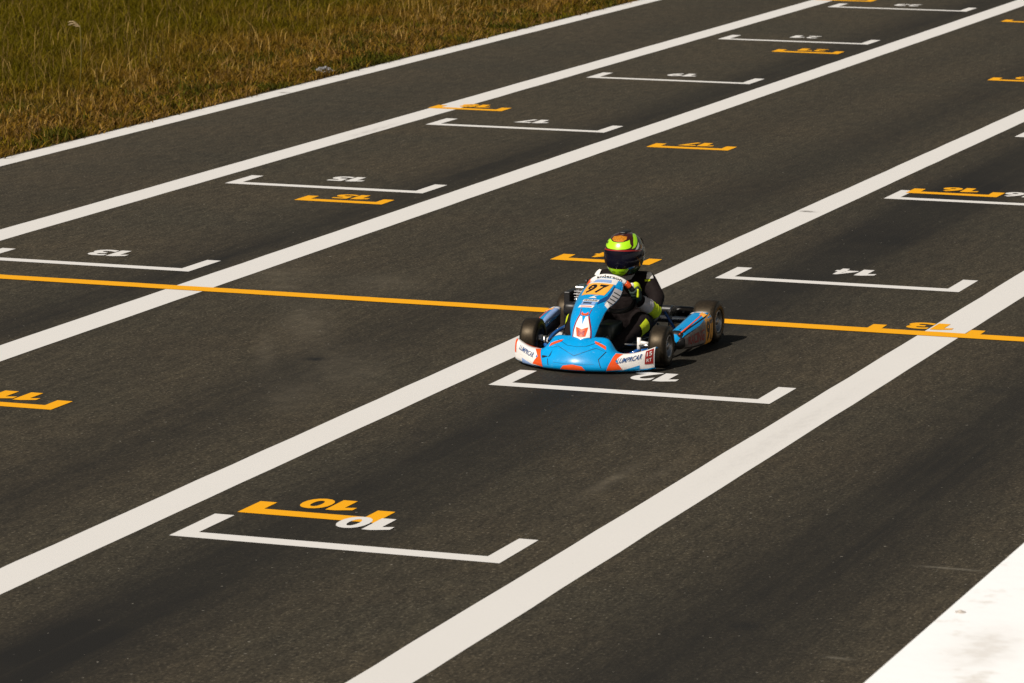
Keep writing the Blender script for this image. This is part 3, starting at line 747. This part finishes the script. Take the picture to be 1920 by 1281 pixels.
part('front_bumper', joinvf(tube([(-.24, -.13, .06), (-.22, -.22, .06), (.20, -.22, .06), (.22, -.13, .06)], .010, 8), tube([(-.22, -.12, .11), (-.18, -.19, .13), (.16, -.19, .13), (.20, -.12, .11)], .009, 8)), BLACK, kart, True)
part('floor_tray', box(-.22, .22, -.2, .42, .030, .034), DGREY, kart)
part('fuel_tank', box(.0, .12, .02, .26, .06, .235, .022), TANK, kart, True)
part('rear_axle', tube([(-.46, WB, RT), (.46, WB, RT)], .0165, 12), STEEL, kart, True)
part('brake_disc', lathe_x([(.20, .03), (.20, .085), (.208, .085), (.208, .03)], 28), STEEL, kart).location = (0, WB, RT)
part('sprocket', lathe_x([(-.235, .03), (-.235, .095), (-.230, .095), (-.230, .03)], 28), DGREY, kart).location = (0, WB, RT)
# rear bumper
Sb = [(-.36, 1.10, .15), (-.30, 1.17, .155), (0, 1.185, .155), (.30, 1.17, .155), (.36, 1.10, .15)]
rb = part('rear_bumper', joinvf(tube(Sb, .030, 10, 26), tube([(p[0], p[1], p[2]-.055) for p in Sb], .026, 10, 26)), BLACK, kart, True)
for k in range(4): part('bumper_bolt', tube([(.12+.05*k, 1.139, .158-.004*(k % 2)), (.12+.05*k, 1.130, .158-.004*(k % 2))], .007, 8), STEEL, rb)
# seat shell
def SS(u, v):
    pr = catmull([(.30, .075), (.50, .055), (.70, .06), (.80, .12), (.85, .22), (.875, .31)], 24)
    i = v*24; k = min(int(i), 23); t = i-k
    y = pr[k][0]*(1-t)+pr[k+1][0]*t; z = pr[k][1]*(1-t)+pr[k+1][1]*t
    wv = .185-.03*abs(v-.45)
    return Vector((wv*math.sin(u*1.45), y-.10*abs(u)**2.5*(v > .55)*min(1, (v-.55)/.3), z+.17*(1-math.cos(u*1.45))*(1-.55*v)))
catm = catmull
def catmull(pts, n, _c=catm): return _c([(p[0], p[1], 0) if len(p) == 2 else p for p in pts], n)
part('seat', grid_surface(SS, 20, 24), DGREY, kart, True, solid=.006)
# engine on the driver's right
eng = part('engine', joinvf(box(-.345, -.215, .62, .78, .06, .20, .015), box(-.33, -.225, .55, .63, .08, .17, .012)), ALU, kart)
part('cylinder', joinvf(*[box(-.345+.004*(k % 2), -.215-.004*(k % 2), .64, .765, .205+.017*k, .212+.017*k, .001) for k in range(8)], box(-.33, -.23, .655, .75, .20, .335)), ALU, kart)
part('cylinder_head', box(-.34, -.22, .645, .76, .338, .362, .008), STEEL, kart)
part('spark_plug', tube([(-.28, .70, .36), (-.28, .70, .40)], .009, 8), BLACK, kart, True)
part('airbox', box(-.37, -.27, .50, .60, .19, .275, .025), BLACK, kart, True)
part('airbox_hose', tube([(-.30, .59, .24), (-.29, .62, .23), (-.28, .65, .22)], .024, 10, 8), BLACK, kart, True)
part('exhaust', tube([(-.30, .76, .27), (-.36, .86, .26), (-.34, 1.02, .29), (-.20, 1.10, .29), (.02, 1.12, .28)], .030, 12, 26), DGREY, kart, True)
part('radiator', box(-.395, -.355, .60, .80, .10, .33, .006), BLACK, kart)
part('clutch_cover', lathe_x([(-.36, 0), (-.36, .05), (-.345, .056), (-.335, .056)], 24), STEEL, kart, True).location = (0, .60, .13)
part('chain_guard', box(-.262, -.225, .70, 1.02, .235, .26, .008), BLACK, kart)
part('air_filter_clip', tube([(-.28, .52, .27), (-.28, .52, .31)], .008, 8), STEEL, kart, True)
part('brake_rod', tube([(.13, -.08, .10), (.20, .5, .09)], .005, 6), STEEL, kart, True)
part('brake_hose', tube([(.22, .62, .16), (.29, .42, .13), (.27, .22, .07), (.15, .1, .07)], .008, 8, 24), DGREY, kart, True)

# ------------------------------------------------------------------ the driver
PO = Vector((0, .72, .09))
def pbody():
    s = []
    def L(a, ra, b, rb): s.append((a, ra, b, rb))
    L((-.07, .72, .155), .085, (.07, .72, .155), .085)                      # pelvis
    L((0, .73, .16), .105, (0, .70, .30), .105); L((-.045, .70, .28), .095, (-.06, .665, .38), .085); L((.045, .70, .28), .095, (.06, .665, .38), .085)
    L((-.135, .645, .425), .058, (.135, .645, .425), .058)                  # shoulders
    L((.005, .64, .44), .052, (.012, .60, .52), .050); L((.015, .585, .56), .082, (.015, .58, .61), .085)   # neck and head (inside the helmet)
    for q in (1, -1):
        el = (.232*q, .510, .258) if q > 0 else (-.215, .52, .30); wr = (.168*q, .372, .345) if q > 0 else (-.155, .37, .37)
        L((.145*q, .640, .425), .055, ((.225*q), .585, .335), .049); L((.225*q, .585, .335), .049, el, .042)
        L(el, .043, ((el[0]+wr[0])/2, (el[1]+wr[1])/2, (el[2]+wr[2])/2), .039); L(((el[0]+wr[0])/2, (el[1]+wr[1])/2, (el[2]+wr[2])/2), .039, wr, .029)
        kn = (.215*q, .315, .205)
        L((.085*q, .70, .15), .082, (.16*q, .50, .185), .070); L((.16*q, .50, .185), .070, kn, .056)
        L(kn, .056, (.175*q, .14, .145), .049); L((.175*q, .14, .145), .049, (.135*q, -.03, .095), .034)
    return capsules(s, .0075, 4)
body = link('person', pbody(), SUIT, None, (KX, KY, 0))
for v in body.data.vertices: v.co -= PO
body.location = Vector((KX, KY, 0))+PO
from mathutils import noise as mnoise
nrm = [v.normal.copy() for v in body.data.vertices]
for v, n_ in zip(body.data.vertices, nrm):
    p = v.co*1.0
    f_ = mnoise.noise(Vector((p.x*16, p.y*16, p.z*34)))*.6+mnoise.noise(Vector((p.x*42+5, p.y*42, p.z*60)))*.4
    v.co += n_*(.0048*(abs(f_)-.25))
body.data.update()
tag(body, 'kart driver in a dark race suit and lime green helmet gripping the steering wheel', 'person')
def pp(name, me, m, smooth=True, parent=body, off=True):
    if isinstance(me, tuple): me = mesh(me[0], me[1], smooth)
    return link(name, me, m, parent, tuple(-PO) if off else (0, 0, 0))
# coloured panels of the suit, each a close-fitting sleeve over the limb
def sleeve(a, ra, b, rb, n=10, seg=18, fold=.0022):
    a, b = Vector(a), Vector(b); V, F = tube([a.lerp(b, i/n) for i in range(n+1)], [ra+(rb-ra)*i/n+fold*math.sin(i*2.1)+(0 if 0 < i < n else -.003) for i in range(n+1)], seg)
    return V, F[:-2]
E_, W_ = Vector((.232, .510, .258)), Vector((.168, .372, .345))
pp('sleeve_panel', sleeve(E_.lerp(W_, -.10), .047, E_.lerp(W_, .38), .0455), LIME)
pp('sleeve_panel', sleeve(E_.lerp(W_, .36), .049, E_.lerp(W_, .86), .042), SUITGREY)
E2, W2 = Vector((-.215, .52, .30)), Vector((-.155, .37, .37))
pp('sleeve_panel', sleeve(E2.lerp(W2, -.10), .047, E2.lerp(W2, .38), .0455), LIME)
pp('sleeve_panel', sleeve(E2.lerp(W2, .36), .049, E2.lerp(W2, .86), .042), SUITGREY)
for q in (1, -1):
    A, B = Vector((.215*q, .315, .205)), Vector((.175*q, .14, .145))
    def LEG(u, v, A=A, B=B, q=q):      # outer side of the shin below the knee
        c = A.lerp(B, u); t = (B-A).normalized(); o = Vector((q, 0, 0)); o = (o-t*o.dot(t)).normalized(); w_ = t.cross(o)
        return c+(o*math.cos(v)+w_*math.sin(v)*-q)*(.0575-.006*u)
    pp('leg_panel', decal(LEG, [(.02, -.9), (.46, -.75), (.50, .9), (.0, 1.0)], .002 if snorm(LEG, .2, 0).x*q > 0 else -.002, .1), LIME)
    sh = Vector((.148*q, .640, .425)); ua = Vector((.225*q, .585, .335))
    def SH(u, v, q=q):                 # shoulder patch surface on the ball of the shoulder
        c = Vector((.146*q, .640, .425)); a, b = u, v
        d = Vector((math.sin(a)*math.cos(b)*q, -math.cos(a)*math.cos(b), math.sin(b)))
        return c+d*.0625
    sg = q
    V, F = decal(SH, [(.15, .30), (.95, .35), (.95, 1.15), (.15, 1.10)], 0, .12); pp('shoulder_patch', (V, F), SUITWHITE)
    V, F = decal(SH, [(.0, .05), (.55, .08), (.55, .28), (.0, .25)], 0, .12); pp('shoulder_patch', (V, F), LIME)
pp('neck_collar', sleeve((.008, .625, .455), .062, (.012, .60, .50), .060), SUITGREY)
# shoes
for q in (1, -1):
    me = capsules([((.135*q, -.03, .09), .036, (.132*q, -.02, .07), .036), ((.132*q, -.04, .07), .036, (.13*q, -.105, .135), .032), ((.13*q, -.105, .135), .032, (.13*q, -.118, .175), .024)], .006, 3)
    pp('shoe', me, BLACK)
# gloves with fingers closed round the rim
def glove(q, ang, wr):
    a = R_(ang)*q; C0 = srim(a); out = (C0-STC).normalized(); tan = (SN.cross(out)).normalized()
    wr = Vector(wr); s = []
    palm = C0+SN*.028+out*.012
    s.append((wr, .028, palm, .026))
    up = tan if tan.z > 0 else -tan
    s.append((palm+up*.020, .017, palm-up*.022, .016))
    for k in range(4):
        o = up*(.028-.0185*k); ln = (.95, 1.05, 1.0, .82)[k]; rf = (.0090, .0094, .0090, .0080)[k]
        p0 = palm+o+out*.010; p1 = C0+o+out*.027*ln-SN*.004; p2 = C0+o+out*.014-SN*.027*ln; p3 = C0+o-out*.010-SN*.025*ln
        s += [(p0, rf*1.05, p1, rf), (p1, rf, p2, rf*.95), (p2, rf*.95, p3, rf*.85)]
    t0 = palm-out*.018+up*.012; t1 = C0-out*.022+up*.026+SN*.010; t2 = C0-out*.018+up*.040-SN*.010
    s += [(palm, .014, t0, .013), (t0, .012, t1, .0105), (t1, .0105, t2, .009)]
    return capsules(s, .0042, 2)
gl = pp('glove', glove(1, 84, W_), GLOVE); pp('glove', glove(-1, 84, W2), GLOVE)
a = R_(80); kn = srim(a)+(srim(a)-STC).normalized()*.032-SN*.012
kl = capsules([(kn+Vector((0, 0, .020)), .009, kn+Vector((0, 0, -.020)), .009)], .004, 1)
kb = capsules([((.168, .336, .435), .027, (.176, .348, .405), .026)], .004, 2)
link('glove_back', kb, LIME, gl)
kw = capsules([((.150, .318, .440), .018, (.156, .322, .420), .017)], .004, 2)
link('glove_highlight', kw, SUITWHITE, gl)  # white lump paints the sunlit half of the glove back
link('knuckle_guard', kl, LIME, gl)

# helmet: surface by azimuth (0 = straight ahead, positive to +x) and elevation, in radians
HC = Vector((.020, .555, .598))
def SHM(az, el):
    ce, se = math.cos(el), math.sin(el)
    def sp(v, p): return math.copysign(abs(v)**p, v)
    x = .119*sp(math.sin(az), .92)*sp(ce, .86) if True else 0
    y = -sp(math.cos(az), .95)*sp(ce, .86)
    y *= .150 if y > 0 else .146
    z = (.136 if el > 0 else .146)*sp(se, .95)
    if el < 0:
        k = min(1, -el/.9)
        if math.cos(az) > 0: y -= .022*k*math.cos(az)**2
        x *= 1-.10*k*k
        if math.cos(az) < 0: y *= 1-.16*k
    return HC+Vector((x, y, z))
V, F = grid_surface(SHM, 64, 34, -PI, PI, -1.02, PI/2-.001)
helmet = pp('helmet', (V, F), H_BASE)
def hd(poly, m, name, off=.0016, step=.09): return pp(name, decal(SHM, poly, off, step), m, True, helmet, False)
D = math.radians
def P(*l): return [(D(a), D(b)) for a, b in l]
visor = pp('visor', decal(SHM, P((-78, 10), (-50, 13), (0, 14), (50, 13), (78, 10), (80, -4), (70, -18), (45, -24), (0, -27), (-45, -24), (-70, -18), (-80, -4)), .0045, .09), VISOR, True, helmet, False)
pp('visor_seal', (lambda l: joinvf(*l))([stroke(SHM, P((-80, 11), (-50, 14.5), (0, 15.5), (50, 14.5), (80, 11)), .05, .003)]), DRED, True, helmet, False)
for s in (-1, 1):
    V, F = lathe_x([(0, .020), (.006, .019), (.008, .012), (.008, 0)], 18)
    c = SHM(D(84)*s, D(4)); pp('visor_pivot', ([(c.x+s*v[0], c.y+v[1], c.z+v[2]) for v in V], F), BLACK, True, helmet, False)
hd(P((-62, -27), (-30, -29.5), (0, -31), (28, -30), (38, -29), (33, -44), (20, -54), (0, -57), (-25, -56), (-52, -46)), H_LIME, 'chin_bar')
for a, b in ((-22, -8), (4, 22)): hd(P((a, -38), (b, -38.5), (b, -40.5), (a, -39.5)), BLACKP, 'chin_vent', .003)
hd(P((42, -33), (80, -24), (100, -30), (120, -42), (90, -52), (38, -50)), H_GREEN, 'green_side')
hd(P((82, -6), (110, 2), (150, 0), (150, -34), (110, -30), (84, -20)), H_GREEN, 'green_side')
hd(P((88, 18), (150, 20), (150, 8), (90, 4)), H_GREEN, 'green_side')
# lime brow, with a sweep running back over the driver's left side
hd(P((-64, 25), (-35, 19), (0, 17.5), (24, 19), (38, 22), (44, 27), (40, 34), (42, 46), (32, 43), (16, 39), (0, 37), (-22, 39), (-44, 46), (-62, 44), (-70, 34)), H_LIME, 'lime_brow')
hd(P((44, 19), (56, 22), (68, 31), (78, 42), (90, 54), (114, 66), (88, 68), (70, 60), (60, 48), (54, 38), (52, 28)), H_LIME, 'lime_sweep')
hd(P((-34, 47), (-18, 41), (0, 39), (16, 41), (28, 48), (34, 58), (0, 64), (-38, 57)), H_ORANGE, 'orange_crown')
hd(P((56, 15.5), (66, 16.5), (76, 25), (79, 36), (69, 28)), PWHITE, 'white_temple_patch')
hd(P((80, 16), (88, 17), (90, 25), (84, 29)), H_ORANGE, 'orange_flash')
for k in range(3): hd(P((-60+6*k, 30), (-57+6*k, 31), (-60+6*k, 37), (-62+6*k, 36)), BLACKP, 'brow_mark', .003)
# roof vent and rear spoiler
pp('roof_vent', [ (lambda r: r)(box(-.022, .022, -.05, .06, -.004, .012, .005)) ][0], BLACK, True, helmet, False).location = HC+Vector((0, 0, .131))
V, F = grid_surface(lambda u, v: SHM(PI+u*1.0, D(20)+v*D(18))+Vector((0, .012+.012*v, 0)), 16, 6, -1, 1, 0, 1)
pp('rear_spoiler', (V, F), BLACK, True, helmet, False)
